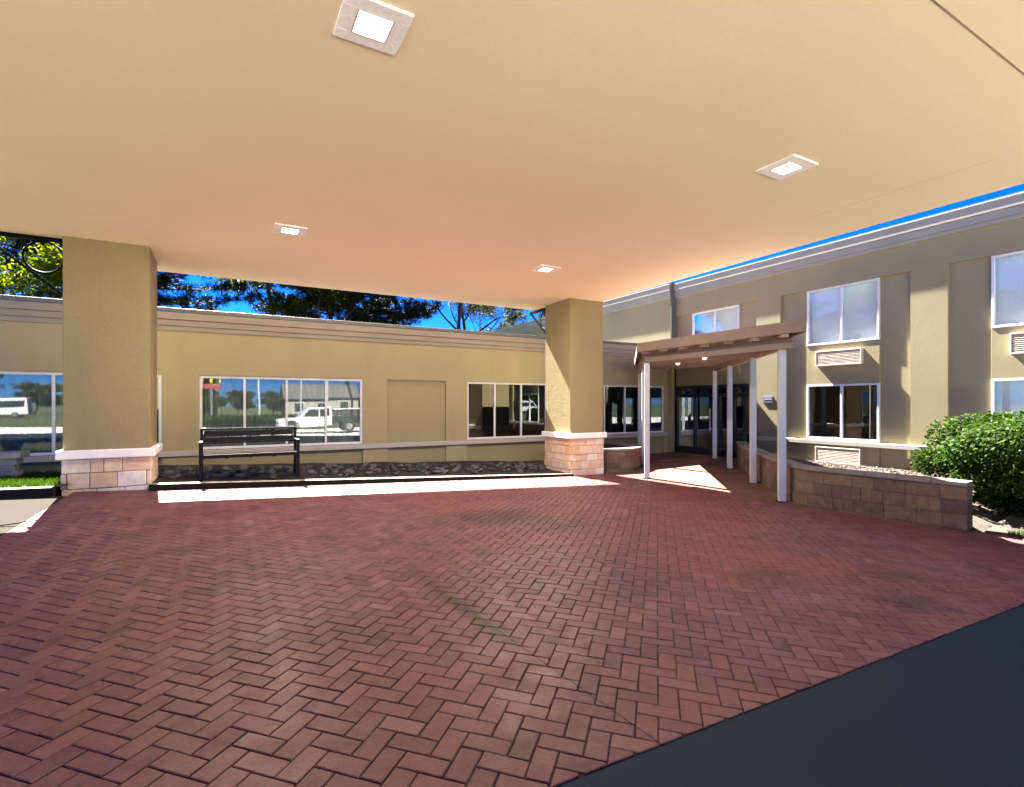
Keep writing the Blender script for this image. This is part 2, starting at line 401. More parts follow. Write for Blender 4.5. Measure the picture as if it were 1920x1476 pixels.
# ------------------------------------------------------------------ walls with openings
def wall_holes(mb, axis, p0, p1, a0, a1, z0, z1, holes, m=0):
    """slab between p0 and p1 on the given axis, spanning a0..a1 and z0..z1, with rectangular holes (a0,a1,z0,z1)"""
    As = sorted({a0, a1, *[h[0] for h in holes], *[h[1] for h in holes]}); As = [a for a in As if a0 <= a <= a1]
    Zs = sorted({z0, z1, *[h[2] for h in holes], *[h[3] for h in holes]}); Zs = [z for z in Zs if z0 <= z <= z1]
    def solid(i, k):
        if i < 0 or k < 0 or i >= len(As)-1 or k >= len(Zs)-1: return False
        ca, cz = (As[i]+As[i+1])/2, (Zs[k]+Zs[k+1])/2
        return not any(h[0] < ca < h[1] and h[2] < cz < h[3] for h in holes)
    P = (lambda p, a, z: (a, p, z)) if axis == 'y' else (lambda p, a, z: (p, a, z))
    for i in range(len(As)-1):
        for k in range(len(Zs)-1):
            if not solid(i, k): continue
            A, B, C, D = As[i], As[i+1], Zs[k], Zs[k+1]
            for p in (p0, p1): mb.add([P(p,A,C),P(p,B,C),P(p,B,D),P(p,A,D)], [(0,1,2,3)], m)
            for (di, dk, e) in ((-1,0,((A,C),(A,D))),(1,0,((B,C),(B,D))),(0,-1,((A,C),(B,C))),(0,1,((A,D),(B,D)))):
                if not solid(i+di, k+dk):
                    (a_, z_), (c_, d_) = e
                    mb.add([P(p0,a_,z_),P(p0,c_,d_),P(p1,c_,d_),P(p1,a_,z_)], [(0,1,2,3)], m)

def curtain_mesh(axis, p, a0, a1, z0, z1, amp=.03, wl=.16):
    b = MB(); n = int((a1-a0)/.02); r = random.Random(int(a0*100))
    P = (lambda p, a, z: (a, p, z)) if axis == 'y' else (lambda p, a, z: (p, a, z))
    ph = 0; vs = []
    for i in range(n+1):
        a = a0+(a1-a0)*i/n; ph += .02/wl*2*math.pi*r.uniform(.5,1.5); o = amp*math.sin(ph)
        vs += [P(p+o, a, z0), P(p+o, a, z1)]
    b.add(vs, [(2*i,2*i+2,2*i+3,2*i+1) for i in range(n)]); return b

def window(parent, axis, p, inward, a0, a1, z0, z1, mull, glassm, back=None, fw=.055, mw=.05, depth=.07, label=None):
    """frame with mullions as the part; pane and curtain/blind are its sub-parts. p = outer face of the frame"""
    q = p+inward*depth; lo, hi = min(p,q), max(p,q)
    P = (lambda a,b_,c,d: (c, d, lo, hi, a, b_)) if axis == 'y' else (lambda a,b_,c,d: (lo, hi, c, d, a, b_))
    b = MB()
    for (c, d, e, f) in ((a0,a1,z1-fw,z1),(a0,a1,z0,z0+fw),(a0,a0+fw,z0+fw,z1-fw),(a1-fw,a1,z0+fw,z1-fw)):
        b.box(*P(e,f,c,d))
    edges = [a0+fw] + sum([[x-mw/2, x+mw/2] for x in mull], []) + [a1-fw]
    for x in mull: b.box(*P(z0+fw,z1-fw,x-mw/2,x+mw/2))
    fr = b.build('window', M['frame'], parent, bevel=.006)
    if label: fr['label'] = label
    g = MB(); gp = p+inward*depth*.55
    for k in range(0, len(edges), 2):
        c, d = edges[k]-.004, edges[k+1]+.004; tilt = rnd.uniform(-.0016,.0016); tl2 = rnd.uniform(-.0012,.0012)
        W = (lambda s, a, z: (a, gp+s, z)) if axis == 'y' else (lambda s, a, z: (gp+s, a, z))
        g.add([W(0,c,z0+fw-.004),W(tilt,d,z0+fw-.004),W(tilt+tl2,d,z1-fw+.004),W(tl2,c,z1-fw+.004)], [(0,1,2,3)])
    g.build('pane', glassm, fr)
    if back == 'curtain':
        curtain_mesh(axis, p+inward*.24, a0, a1, z0+.02, z1).build('curtain', M['curtain'], fr, smooth=True)
    elif back == 'blind':
        bp = p+inward*.14; bl = MB()
        W = (lambda a, z: (a, bp, z)) if axis == 'y' else (lambda a, z: (bp, a, z))
        bl.add([W(a0,z0),W(a1,z0),W(a1,z1),W(a0,z1)], [(0,1,2,3)]); bl.build('blind', M['blind'], fr)
    return fr

# ------------------------------------------------------------------ single-storey wing (faces the camera)
YW = 12.93; HD, SL = 2.02, .415
wing = thing('single_storey_wing', 'long tan one-storey wing with taupe cornice and wide four-pane windows behind the bench', 'building', (3, YW, -.1))
bays = [(-4.555,-1.09),(-.424,3.041),(3.65,5.24),(5.863,9.33),(9.82,13.286)]
b = MB()
wall_holes(b, 'y', YW, YW+.062, -12, 13.62, -.6, 3.2, [(a,c,-.7,HD) for a, c in bays])
b.build('wall', M['stucco'], wing)
b = MB()
wins = [bays[0], bays[1], bays[3], bays[4]]
wall_holes(b, 'y', YW+.06, YW+.26, -12, 13.9, -.62, 3.19, [(a+.001,c-.001,SL,HD-.001) for a, c in wins])
b.build('infill_wall', M['infill'], wing)
for k, (a, c) in enumerate(wins):
    w = (c-a)/4; cur = k < 2
    window(wing, 'y', YW+.03, 1, a+.002, c-.002, SL+.006, HD-.004, [a+w, a+2*w, a+3*w],
           M['glassb'] if k < 2 else M['glassd'], 'curtain' if cur else None,
           label=['four-pane window behind the stucco column','four-pane window behind the bench with sheer curtains','dark window beside the blank panel','dark window behind the portico'][k])
b = MB(); b.box(-12, 13.42, YW-.055, YW+.05, .30, .412); b.build('sill_band', M['trimw'], wing, bevel=.012)
b = MB()
b.box(-12, 13.425, YW-.03, YW+.03, 2.945, 3.045); b.box(-12, 13.425, YW-.052, YW+.03, 3.047, 3.172); b.box(-12, 13.425, YW-.08, YW+.03, 3.174, 3.325)
b.build('cornice', M['cornice'], wing, bevel=.008)
b = MB()
for i in range(9):
    xa = -12+i*2.83; b.box(xa+.003, min(xa+2.827, 13.425), YW-.095, YW+.3, 3.327, 3.412)
b.build('coping', M['coping'], wing, bevel=.008)
b = MB(); b.box(-12, 13.41, YW+.27, 21, 3.1, 3.3); b.build('roof', M['coping'], wing)
b = MB(); b.box(-12, 13.4, YW+.262, 20.9, -.5, -.15); b.box(-12, 13.4, 17, 17.2, -.14, 3.05); b.box(-12.2,-12,YW+.25,21,-.5,3.05)
b.build('interior', M['room'], wing)

# ------------------------------------------------------------------ two-storey block (right)
XW = 13.60
block = thing('two_storey_block', 'cream two-storey motel block with recessed window bays and grey stepped cornice at right', 'building', (XW+3, 6, -.3))
BAYS = [(12.76,9.645,12.04,10.25),(8.90,5.775,8.177,6.424),(5.085,1.96,4.378,2.625),(1.22,-1.9,.5,-1.25)]
rec = .085
b = MB()
wall_holes(b, 'x', XW, XW+rec+.002, -6, 12.805, -.6, 5.4, [(b_, a_, (-.7 if i else 2.02), 4.42) for i, (a_, b_, c_, d_) in enumerate(BAYS)] + [(9.645, 12.76, -.7, 2.02)])
b.build('wall', M['stucco2'], block)
holes = []
for i, (a_, b_, c_, d_) in enumerate(BAYS):
    holes.append((d_, c_, 2.94, 4.415))
    if i: holes.append((d_, c_, .487, 1.915))
holes.append((9.65, 12.755, -.7, 2.015))
b = MB(); wall_holes(b, 'x', XW+rec, XW+rec+.22, -6, 13.2, -.62, 5.38, holes); b.build('bay_wall', M['infill2'], block)
for i, (a_, b_, c_, d_) in enumerate(BAYS):
    for z_, t_ in (((1.92, 2.935), (-.5, .355)) if i else ((2.3, 2.935),)):
        b = MB(); b.box(XW+.04, XW+rec+.01, d_, c_, z_, t_); b.build('spandrel', M['stucco2'], block, bevel=.004)
for i, (a_, b_, c_, d_) in enumerate(BAYS):
    mid = c_-(c_-d_)*.505
    window(block, 'x', XW+.028, 1, d_+.002, c_-.002, 2.942, 4.413, [mid], M['glassu'], 'blind', fw=.05, depth=.08,
           label=['upper two-pane window above the portico roof','upper two-pane window right of the portico roof','upper two-pane window at the far right','upper window beyond the hedge'][i])
    if i: window(block, 'x', XW+.028, 1, d_+.002, c_-.002, .489, 1.912, [mid], M['glassd'] if i == 1 else M['glassu'], None if i == 1 else 'blind', fw=.05, depth=.08)
b = MB(); b.box(XW-.055, XW+.06, -6, 9.60, .358, .472); b.build('sill_band', M['trimw'], block, bevel=.012)
def cornice(x, y0, y1, nm, zt=0):
    b = MB()
    b.box(x-.055, x+.05, y0, y1, 5.03+zt, 5.115+zt); b.box(x-.085, x+.05, y0, y1, 5.118+zt, 5.275+zt); b.box(x-.115, x+.05, y0, y1, 5.278+zt, 5.478+zt)
    b.build('cornice', M['cornice2'], block, bevel=.006)
    b = MB(); b.box(x-.128, x+.05, y0, y1, 5.481+zt, 5.50+zt); b.build('flashing', M['white'], block)
    b = MB(); b.box(x-.10, x+.25, y0, y1, 5.503+zt, 5.53+zt); b.build('coping', M['coping'], block)
cornice(XW, -6, 12.74, 'cornice')
XF = 13.44
b = MB()
b.box(XF, XF+.25, 12.76, 34, -.6, 5.38); b.build('wall', M['stucco2'], block)
cornice(XF, 12.745, 34, 'cornice', .004)
b = MB(); b.box(XF-.075, XW+.02, 12.68, 12.735, 3.43, 5.56); b.build('return_strip', M['coping'], block)  # dark strip put in for the shade on the far wall's return
b = MB(); b.box(XW+.26, 24, -6, 34, 5.2, 5.36); b.build('roof', M['coping'], block)
b = MB(); b.box(XW+.31, 23, -6, 34, 2.3, 2.6); b.box(XW+.31, 23, -6, 34, -.45, -.25); b.box(17.5,17.7,-6,34,-.24,2.29); b.box(17.5,17.7,-6,34,2.61,5.19)
b.box(XW+.31,17.4,9.2,9.3,-.24,2.29); b.box(XW+.31,17.4,5.4,5.5,-.24,2.29); b.box(XW+.3,23,-6.2,-6.01,-.4,5.3)
b.build('interior', M['room'], block)
# glazed entrance in the block, beside the inner corner
b = MB(); x0, x1 = XW+.03, XW+.13
ze = gz(13.6)+.01
for y in (9.66, 10.42, 11.18, 11.94, 12.70): b.box(x0, x1, y-.03 if y > 9.7 else y, y+.045, ze, 2.01)
b.box(x0, x1, 9.71, 12.67, 1.62, 1.74); b.box(x0, x1, 9.71, 12.67, 1.90, 2.012); b.box(x0, x1, 9.71, 12.67, ze, ze+.22)
door = b.build('entrance_door', M['black'], block, bevel=.006); door['label'] = 'black framed glass entrance under the portico'
b = MB()
for y in (9.66, 10.42, 11.18, 11.94): b.add([(XW+.08,y+.04,ze+.21),(XW+.08,y+.735,ze+.21),(XW+.08,y+.735,1.63),(XW+.08,y+.04,1.63)], [(0,1,2,3)])
b.box(XW+.079,XW+.083,9.71,12.67,1.735,1.905)
b.build('pane', M['glassx'], door)
b = MB()
for y in (11.10, 11.26): b.tube([(XW-.03,y,.55),(XW-.03,y,1.25)], .014); b.bar((XW-.03,y,.62),(XW+.04,y,.62),.02,.02); b.bar((XW-.03,y,1.18),(XW+.04,y,1.18),.02,.02)
b.build('handle', M['frame'], door)

# ------------------------------------------------------------------ through-wall air conditioners
def aircon(y0, y1, z0, z1, label):
    t = thing('air_conditioner', label, 'air conditioner', (XW, (y0+y1)/2, z0), 'air conditioner grilles on the two-storey wall')
    b = MB(); x = XW-.06
    for (c, d, e, f) in ((y0,y1,z1-.03,z1),(y0,y1,z0,z0+.03),(y0,y0+.03,z0+.03,z1-.03),(y1-.03,y1,z0+.03,z1-.03)): b.box(x, XW+.06, c, d, e, f)
    b.box(x+.03, XW+.05, y0+.03, y1-.03, z0+.03, z1-.03)
    b.build('sleeve', M['ac'], t, bevel=.005)
    g = MB(); n = 9; h = (z1-z0-.06)/n
    for i in range(n):
        z = z0+.03+i*h
        g.add([(x+.004,y0+.03,z+.004),(x+.004,y1-.03,z+.004),(x+.032,y1-.03,z+h*.72),(x+.032,y0+.03,z+h*.72),
               (x+.004,y0+.03,z+.010),(x+.004,y1-.03,z+.010),(x+.032,y1-.03,z+h*.72+.006),(x+.032,y0+.03,z+h*.72+.006)],
              [(0,1,2,3),(7,6,5,4),(0,4,5,1)])
    g.build('grille', M['ac'], t)
aircon(6.774, 7.893, 2.385, 2.772, 'louvred grille below the upper window just right of the portico roof')
aircon(2.95, 4.069, 2.385, 2.80, 'louvred grille cut off by the right edge, below the far right upper window')
aircon(6.80, 7.90, -.105, .30, 'low louvred grille under the dark ground-floor window, behind the block planter')

t = thing('wall_plaque', 'small blue-grey plaque on the wall between the glass entrance and the window bay', 'sign', (XW, 9.27, 1.53))
b = MB(); b.box(XW-.018, XW+.002, 9.126, 9.424, 1.44, 1.63); b.build('plate', M['plaque'], t, bevel=.004)
b = MB(); b.box(XW-.0215, XW-.017, 9.16, 9.39, 1.52, 1.555); b.box(XW-.0215, XW-.017, 9.20, 9.35, 1.575, 1.595); b.build('band', M['plaque2'], t)

# ------------------------------------------------------------------ canopy over the drive
ZC = 3.933
can = thing('drive_canopy', 'broad flat peach-tan canopy roof over the brick drive', 'canopy', (3, 5, ZC))
poly = [(-3.15,-.4),(7.95,-.4),(8.19,11.16),(7.39,11.16),(7.39,11.86),(-2.08,11.86),(-2.08,10.28),(-3.15,10.28)]
b = MB(); b.prism(poly, ZC, ZC+.05); b.build('ceiling', M['ceil'], can)
b = MB(); b.prism([(8.30 if x > 7.9 else x, y) for x, y in poly], ZC+.13, ZC+.62); b.prism(poly, ZC+.051, ZC+.128); b.build('fascia', M['cornice'], can)  # upper edge pushed out past the ceiling, unseen, to widen the canopy's shadow
b = MB(); b.box(-3.0, 8.1, 1.517, 1.528, ZC-.002, ZC+.01); b.box(6.95, 6.953, 2.2, 4.2, ZC-.0006, ZC+.01)
b.build('seam', M['seam'], can)
def bracket(label, o, d):
    t = thing('scroll_bracket', label, 'bracket', (*o, 3.0), 'wrought-iron brackets under the canopy')
    P = lambda a, z: (o[0]+d[0]*a, o[1]+d[1]*a, z)
    b = MB(); b.bar(P(0,3.895), P(1.02,3.895), .05, .06); b.build('top_bar', M['iron'], t)
    b = MB(); b.bar(P(.0,3.04), P(.98,3.87), .04, .035); b.build('brace', M['iron'], t)
    b = MB(); pts = [P(.27+.235*math.cos(k*math.pi/16), 3.62+.235*math.sin(k*math.pi/16)) for k in range(33)]
    b.tube(pts, .016, 6); b.build('ring', M['iron'], t, smooth=True)
bracket('black scroll bracket with a ring, left of the near stucco column', (-2.07, 10.24), (-1,0))
bracket('black scroll bracket seen edge-on behind the far column by the portico', (7.42, 11.14), (0,1))

def column(x0, x1, y0, y1, label, seed, wid):
    r = random.Random(seed)
    t = thing('stone_base_column', label, 'column', ((x0+x1)/2, (y0+y1)/2, gz((x0+x1)/2)), 'columns carrying the canopy')
    b = MB(); b.box(x0, x1, y0, y1, .70, ZC+.02); b.build('shaft', M['colst'], t, bevel=.012, seg=3)
    b = MB(); b.box(x0-.075, x1+.075, y0-.075, y1+.075, .572, .706); b.build('cap', M['capst'], t, bevel=.018, seg=3)
    zb = min(gz(x0), gz(x1))-.05
    b = MB(); b.box(x0+.012, x1-.012, y0+.012, y1-.012, zb-.1, .57, 1)
    # courses: stones wrap the four faces, corner stones alternate
    zs = [.568]
    while zs[-1] > zb: zs.append(zs[-1]-wid*r.uniform(.85,1.15))
    for c in range(len(zs)-1):
        zt, z0 = zs[c]-.004, max(zs[c+1]+.004, zb)
        for f in range(4):
            L = (x1-x0) if f % 2 == 0 else (y1-y0)
            a = -.012 if c % 2 == f % 2 else .05; end = L+.012 if c % 2 == f % 2 else L-.05
            while a < end-.02:
                w = r.uniform(.16,.46); e = min(a+w, end)
                if end-e < .10: e = end
                o = .012+r.uniform(0,.016)
                lo, hi = a+.003, e-.003
                if f == 0: bb = (x0+lo,x0+hi,y0-o,y0+.04)
                elif f == 2: bb = (x0+lo,x0+hi,y1-.04,y1+o)
                elif f == 1: bb = (x1-.04,x1+o,y0+lo,y0+hi)
                else: bb = (x0-o,x0+.04,y0+lo,y0+hi)
                b.box(*bb, z0, zt, 0, r.random()); a = e
    b.build('stone_base', [M['stone'], M['mortar']], t, bevel=.010, attr=True)
column(-2.085, -1.006, 10.056, 11.13, 'near left stucco column, large in view, with two courses of stone at its foot', 3, .235)
column(7.25, 8.24, 10.056, 11.15, 'far stucco column beside the portico with a taller stone foot and a sunlit side', 8, .185)

# recessed lamps in the ceiling
def downlight(x, y, label, watt=5):
    t = thing('ceiling_lamp', label, 'ceiling lamp', (x, y, ZC), 'square recessed lamps in the canopy ceiling')
    b = MB(); h, k = .215, .118
    for bb in ((x-h,x+h,y-h,y-k),(x-h,x+h,y+k,y+h),(x-h,x-k,y-k,y+k),(x+k,x+h,y-k,y+k)): b.box(*bb, ZC-.018, ZC+.005)
    b.build('trim_plate', M['lenstrim'], t, bevel=.004)
    b = MB(); g = .012
    for bb in ((x-k,x+k,y-k,y-k+g),(x-k,x+k,y+k-g,y+k),(x-k,x-k+g,y-k+g,y+k-g),(x+k-g,x+k,y-k+g,y+k-g)): b.box(*bb, ZC-.022, ZC-.001)
    b.build('lens_frame', M['frame'], t)
    b = MB(); b.box(x-k+g, x+k-g, y-k+g, y+k-g, ZC-.012, ZC-.002); b.build('lens', M['lens'], t)
    l = bpy.data.lights.new('lamp_light', 'AREA'); l.energy = watt; l.size = .2; l.color = (1,.86,.68)
    lo = bpy.data.objects.new('lamp_light', l); COL.objects.link(lo); lo.location = (x, y, ZC-.026)
    lo.parent = t; lo.matrix_parent_inverse = t.matrix_basis.inverted()
downlight(.872, 3.44, 'nearest lit ceiling lamp, large at the top edge of the photo')
downlight(5.24, 3.36, 'lit ceiling lamp at right, over the planter side of the drive')
downlight(.86, 8.10, 'lit ceiling lamp above the window with the bench, near the left column', 12)
downlight(5.27, 8.10, 'smallest and farthest lit ceiling lamp, in front of the far column', 16)

# ------------------------------------------------------------------ portico to the entrance
por = thing('entrance_portico', 'brown flat-roofed portico on white posts leading slantwise to the glass entrance', 'portico', (10.5, 9, -.3))
D = Vector((.655,.756))
rowR = [(8.69,5.66),(10.0,7.17),(11.55,8.96),(12.98,10.6)]
rowL = [(8.69,9.0),(10.33,10.82),(11.75,12.5)]
for (x, y) in rowR+rowL:
    b = MB(); b.post(x, y, gz(x)-.02, 2.40, .118, math.atan2(D.y, D.x)); b.build('post', M['post'], por, bevel=.006)
    b = MB(); b.post(x, y, gz(x)-.01, gz(x)+.016, .165, math.atan2(D.y, D.x)); b.build('base_plate', M['iron'], por)
b = MB(); b.prism([(8.36,5.05),(8.36,8.92),(11.75,12.70),(13.38,12.70),(13.56,12.6),(13.56,10.75)], 2.70, 2.765); b.build('roof', M['beam'], por)
b = MB()
b.box(8.32, 8.358, 5.03, 8.95, 2.60, 2.80)
b.bar((8.36,5.03,2.70), (13.5,10.75,2.70), .036, .20)
b.bar((8.36,8.95,2.70), (11.72,12.70,2.70), .036, .20)
b.build('fascia', M['beam'], por, bevel=.004)
b = MB()
b.box(8.60, 8.72, 5.42, 8.99, 2.37, 2.56)
b.build('front_beam', M['beam'], por, bevel=.005)
for (p, q) in (((8.69,5.62),(13.45,10.99)),((8.69,9.0),(11.9,12.68))):
    b = MB(); b.bar((*p,2.465), (*q,2.465), .09, .17); b.build('side_beam', M['soffit'], por, bevel=.005)
b = MB()
for k in range(9):
    x = 8.98+.5*k; ya = 5.62+(x-8.69)*1.128+.05; yb = min(9.0+(x-8.69)*1.146-.05, 12.68)
    b.box(x-.022, x+.022, ya-.15, yb+.12, 2.552, 2.699)
for k in range(7): b.box(8.40, 8.60, 5.5+.56*k-.03, 5.5+.56*k+.03, 2.562, 2.699)
b.build('joist', M['soffit'], por); 
b = MB(); b.prism([(8.75,5.85),(8.75,8.90),(12.0,12.60),(13.4,12.60),(13.4,11.0)], 2.655, 2.697); b.build('soffit', M['soffit'], por)
for (x, y, nm) in ((10.35,8.75,'nearer'),(11.1,10.3,'farther')):
    t = thing('portico_lamp', nm+' of two small round lamps under the portico roof', 'lamp', (x, y, 2.5), 'small lamps under the portico')
    b = MB(); b.cyl((x,y,2.60),(0,0,1),.075,.11,16); b.build('housing', M['white'], t, bevel=.006)
    b = MB(); b.tube([(x,y,2.548),(x,y,2.53),(x,y,2.505),(x,y,2.49)], [.05,.062,.05,.018], 14); b.build('bulb', M['bulb'], t, smooth=True)

# ------------------------------------------------------------------ block planters
def block_wall(name, label, path, ztop, thick, courses_z, closed_end=True, seed=1):
    """segmental block wall along a plan path (outer face first), with a cap"""
    r = random.Random(seed)
    t = thing(name, label, 'planter wall', (*path[0], gz(*path[0])), 'block planter walls')
    P = [Vector(p) for p in path]; acc = [0]
    for i in range(1, len(P)): acc.append(acc[-1]+(P[i]-P[i-1]).length)
    def at(s):
        s = min(max(s, 0), acc[-1]-1e-6)
        for i in range(1, len(P)):
            if s <= acc[i]:
                d = (P[i]-P[i-1]).normalized(); return P[i-1]+d*(s-acc[i-1]), d
    b = MB(); n = 0
    for c in range(len(courses_z)-1):
        z1, z0 = courses_z[c]-.0015, courses_z[c+1]+.0015
        s = -(r.uniform(0,.3))
        while s < acc[-1]:
            w = r.choice((.30,.41,.41)); a, e = max(s, 0)+.002, min(s+w, acc[-1])-.002; s += w
            if e-a < .03: continue
            o = r.uniform(0,.014); k = max(1, int((e-a)/.12)); tone = r.random()
            for j in range(k):
                (p, d), (q, d2) = at(a+(e-a)*j/k), at(a+(e-a)*(j+1)/k)
                nn, n2 = Vector((d.y,-d.x)), Vector((d2.y,-d2.x))
                A, B_ = p+nn*o, q+n2*o; C, E_ = q-n2*thick, p-nn*thick
                b.prism([tuple(A),tuple(B_),tuple(C),tuple(E_)], z0, z1); 
                for q_ in range(6): b.a[-1-q_] = tone
    b.build('block_course', M['block'], t, attr=True, bevel=.005)
    b = MB(); s = 0
    while s < acc[-1]-.01:
        w = .42; a, e = s+.002, min(s+w, acc[-1])-.002; s += w; k = 3; vs = []
        for j in range(k+1):
            p, d = at(a+(e-a)*j/k); nn = Vector((d.y,-d.x)); A, C = p+nn*.03, p-nn*(thick+.02)
            vs += [(A.x,A.y,ztop-.06),(C.x,C.y,ztop-.06),(C.x,C.y,ztop),(A.x,A.y,ztop)]
        fs = [(0,1,2,3),(4*k+3,4*k+2,4*k+1,4*k)]
        for j in range(k):
            m_ = 4*j; fs += [(m_+x,m_+4+x,m_+4+(x+1)%4,m_+(x+1)%4) for x in range(4)]
        b.add(vs, fs)
    b.build('cap', M['blockcap'], t, bevel=.008)
    return t
def arc(cx, cy, r, a0, a1, n=9): return [(cx+r*math.cos(R(a0+(a1-a0)*i/n)), cy+r*math.sin(R(a0+(a1-a0)*i/n))) for i in range(n+1)]
# outer face is on the right-hand side of the path direction (d.y,-d.x)
path = [(12.9,9.75),(11.9,8.93),(10.4,7.32),(9.55,6.42)] + [(9.15,5.95),(8.86,5.62),(8.70,5.32),(8.66,5.0)] + [(8.74,4.5),(8.80,3.785),(8.866,3.09)]
path = path[::-1]
path2 = [(-1,0)]
def flip(p): return p
z_r = [.28,.085,-.115,-.315,-.42]
block_wall('block_planter', 'long tan-brown block planter wall curving from the portico to the hedge', path[::-1], .34, .22, z_r, seed=4)
pl2 = [(8.26,10.30)]+arc(9.05,11.05,1.0,-130,0,10)+[(10.05,12.7)]
block_wall('block_planter', 'small curved block planter wall between the far column and the portico', pl2, .27, .2, [.21,.06,-.09,-.24,-.38], seed=6)

# ------------------------------------------------------------------ bench
def bench(x0, x1, yf, yb, z):
    t = thing('park_bench', 'black metal bench with perforated back standing behind the kerb', 'bench', ((x0+x1)/2, yf, z))
    b = MB(); n = 9; d = (yb-yf-.06)/n
    b.box(x0+.05, x1-.05, yf-.005, yf+.03, z+.40, z+.462); b.box(x0+.05, x1-.05, yb-.10, yb-.07, z+.40, z+.44)
    for k in range(n): b.box(x0+.05, x1-.05, yf+.036+k*d, yf+.03+k*d+d*.72, z+.435-.004*k, z+.458-.004*k)
    for k in range(5):
        x = x0+.05+(x1-x0-.1)*k/4; b.box(x-.02, x+.02, yf+.03, yb-.1, z+.385, z+.418)
    b.build('seat', M['benchm'], t)
    # back: frame and a panel pierced by rows of slots
    b = MB(); q = .10
    lean = lambda zz: yb-.06+(zz-.44)*.18
    def slab(xa, xb, za, zb, th=.012):
        b.add([(xa,lean(za)-th,z+za),(xb,lean(za)-th,z+za),(xb,lean(zb)-th,z+zb),(xa,lean(zb)-th,z+zb),
               (xa,lean(za)+th,z+za),(xb,lean(za)+th,z+za),(xb,lean(zb)+th,z+zb),(xa,lean(zb)+th,z+zb)],
              [(0,1,2,3),(7,6,5,4),(0,4,5,1),(1,5,6,2),(2,6,7,3),(3,7,4,0)])
    slab(x0+.05, x1-.05, .855, .895, .022); slab(x0+.05, x1-.05, .62, .645, .02)
    slab(x0+.06, x1-.06, .649, .735, .006); slab(x0+.06, x1-.06, .752, .851, .006)
    for k in range(5):
        xa = x0+.06+(x1-x0-.14)*k/4; slab(xa, xa+.03, .7352, .7518, .006)
    b.build('backrest', M['benchm'], t)
    for xs in (x0+.025, x1-.025):
        b = MB(); w = .05
        b.bar((xs,yf+.03,z), (xs,yf+.03,z+.655), w, .05, up=(0,1,0)); b.build('leg', M['benchm'], t, bevel=.006)
        b = MB(); b.bar((xs,yb+.02,z), (xs,yb-.06,z+.44), w, .045, up=(0,1,0)); b.bar((xs,yb-.06,z+.43), (xs,lean(.89),z+.89), w, .045, up=(0,1,0)); b.build('leg', M['benchm'], t, bevel=.006)
        b = MB(); b.bar((xs,yf-.01,z+.67), (xs,yb-.02,z+.67), .06, .028); b.build('armrest', M['benchm'], t, bevel=.008)
        b = MB(); b.bar((xs,yf+.03,z+.42), (xs,yb-.05,z+.42), .04, .04); b.build('stretcher', M['benchm'], t)
bench(-.34, 1.25, 10.19, 10.72, .075)

# stone garden bench at the left edge
t = thing('stone_bench', 'weathered stone garden bench on the grass at the left edge', 'bench', (-3.6, 10.9, .2))
zb = .235
b = MB(); b.box(-4.2, -2.72, 10.72, 11.18, zb+.325, zb+.415); b.build('slab', M['conc2'], t, bevel=.02, seg=3)
for x in (-3.95, -2.93):
    b = MB(); b.box(x-.15, x+.15, 10.80, 11.10, zb-.02, zb+.12); b.box(x-.11, x+.11, 10.83, 11.07, zb+.12, zb+.22); b.box(x-.145, x+.145, 10.80, 11.10, zb+.22, zb+.325); b.build('leg', M['conc2'], t, bevel=.015)

# ------------------------------------------------------------------ river rocks
def rock_mesh(seed):
    r = random.Random(seed); b = MB(); n, k = 8, 6; vs = []
    ph = [r.uniform(0,6.28) for _ in range(4)]
    for i in range(k+1):
        th = math.pi*i/k
        for j in range(n):
            f = 2*math.pi*j/n; q = 1+.16*math.sin(2*f+ph[0])+.10*math.sin(3*f+ph[1])+.08*math.sin(2*th+ph[2])
            vs.append((math.sin(th)*math.cos(f)*q, math.sin(th)*math.sin(f)*q*.75, math.cos(th)*.55))
    b.add(vs, [(i*n+j,(i+1)*n+j,(i+1)*n+(j+1)%n,i*n+(j+1)%n) for i in range(k) for j in range(n)], 0, r.random())
    return b
protos = []
def rocks(spots, label, group):
    for (x, y, z) in spots:
        k = rnd.randrange(7)
        while len(protos) <= k:
            o = rock_mesh(len(protos)+5).build('river_rock', M['rock'], smooth=True, attr=True); protos.append(o); o['fresh'] = 1
        if protos[k].get('fresh'): o = protos[k]; del o['fresh']
        else: o = protos[k].copy(); COL.objects.link(o)
        s = rnd.uniform(.055,.115)
        o.location = (x, y, z+s*.30); o.scale = (s, s*rnd.uniform(.8,1.15), s*rnd.uniform(.8,1.2)); o.rotation_euler = (rnd.uniform(-.35,.35), rnd.uniform(-.35,.35), rnd.uniform(0,6.28))
        tag(o, label, 'rock', group)
for k in range(7): rnd.random()
sp = []
x = -.95
while x < 7.6:
    for row in range(5):
        y = 10.55+row*.33+rnd.uniform(-.12,.12); xx = x+rnd.uniform(-.1,.1)
        if row > 0 or rnd.random() < .35:
            if xx < 7.1 or y > 11.3: sp.append((xx, y, bedz(xx,y)))
    x += .195
protos_all = []
rocks(sp[:250], 'grey river rock lying in the dark bed between the kerb and the one-storey wall', 'river rocks in the bed behind the kerb')
sp = [(-3.0+rnd.uniform(0,.95), 11.0+rnd.uniform(0,1.2), .20) for _ in range(14)]
rocks(sp, 'grey river rock at the back of the grass left of the near column', 'river rocks behind the grass')

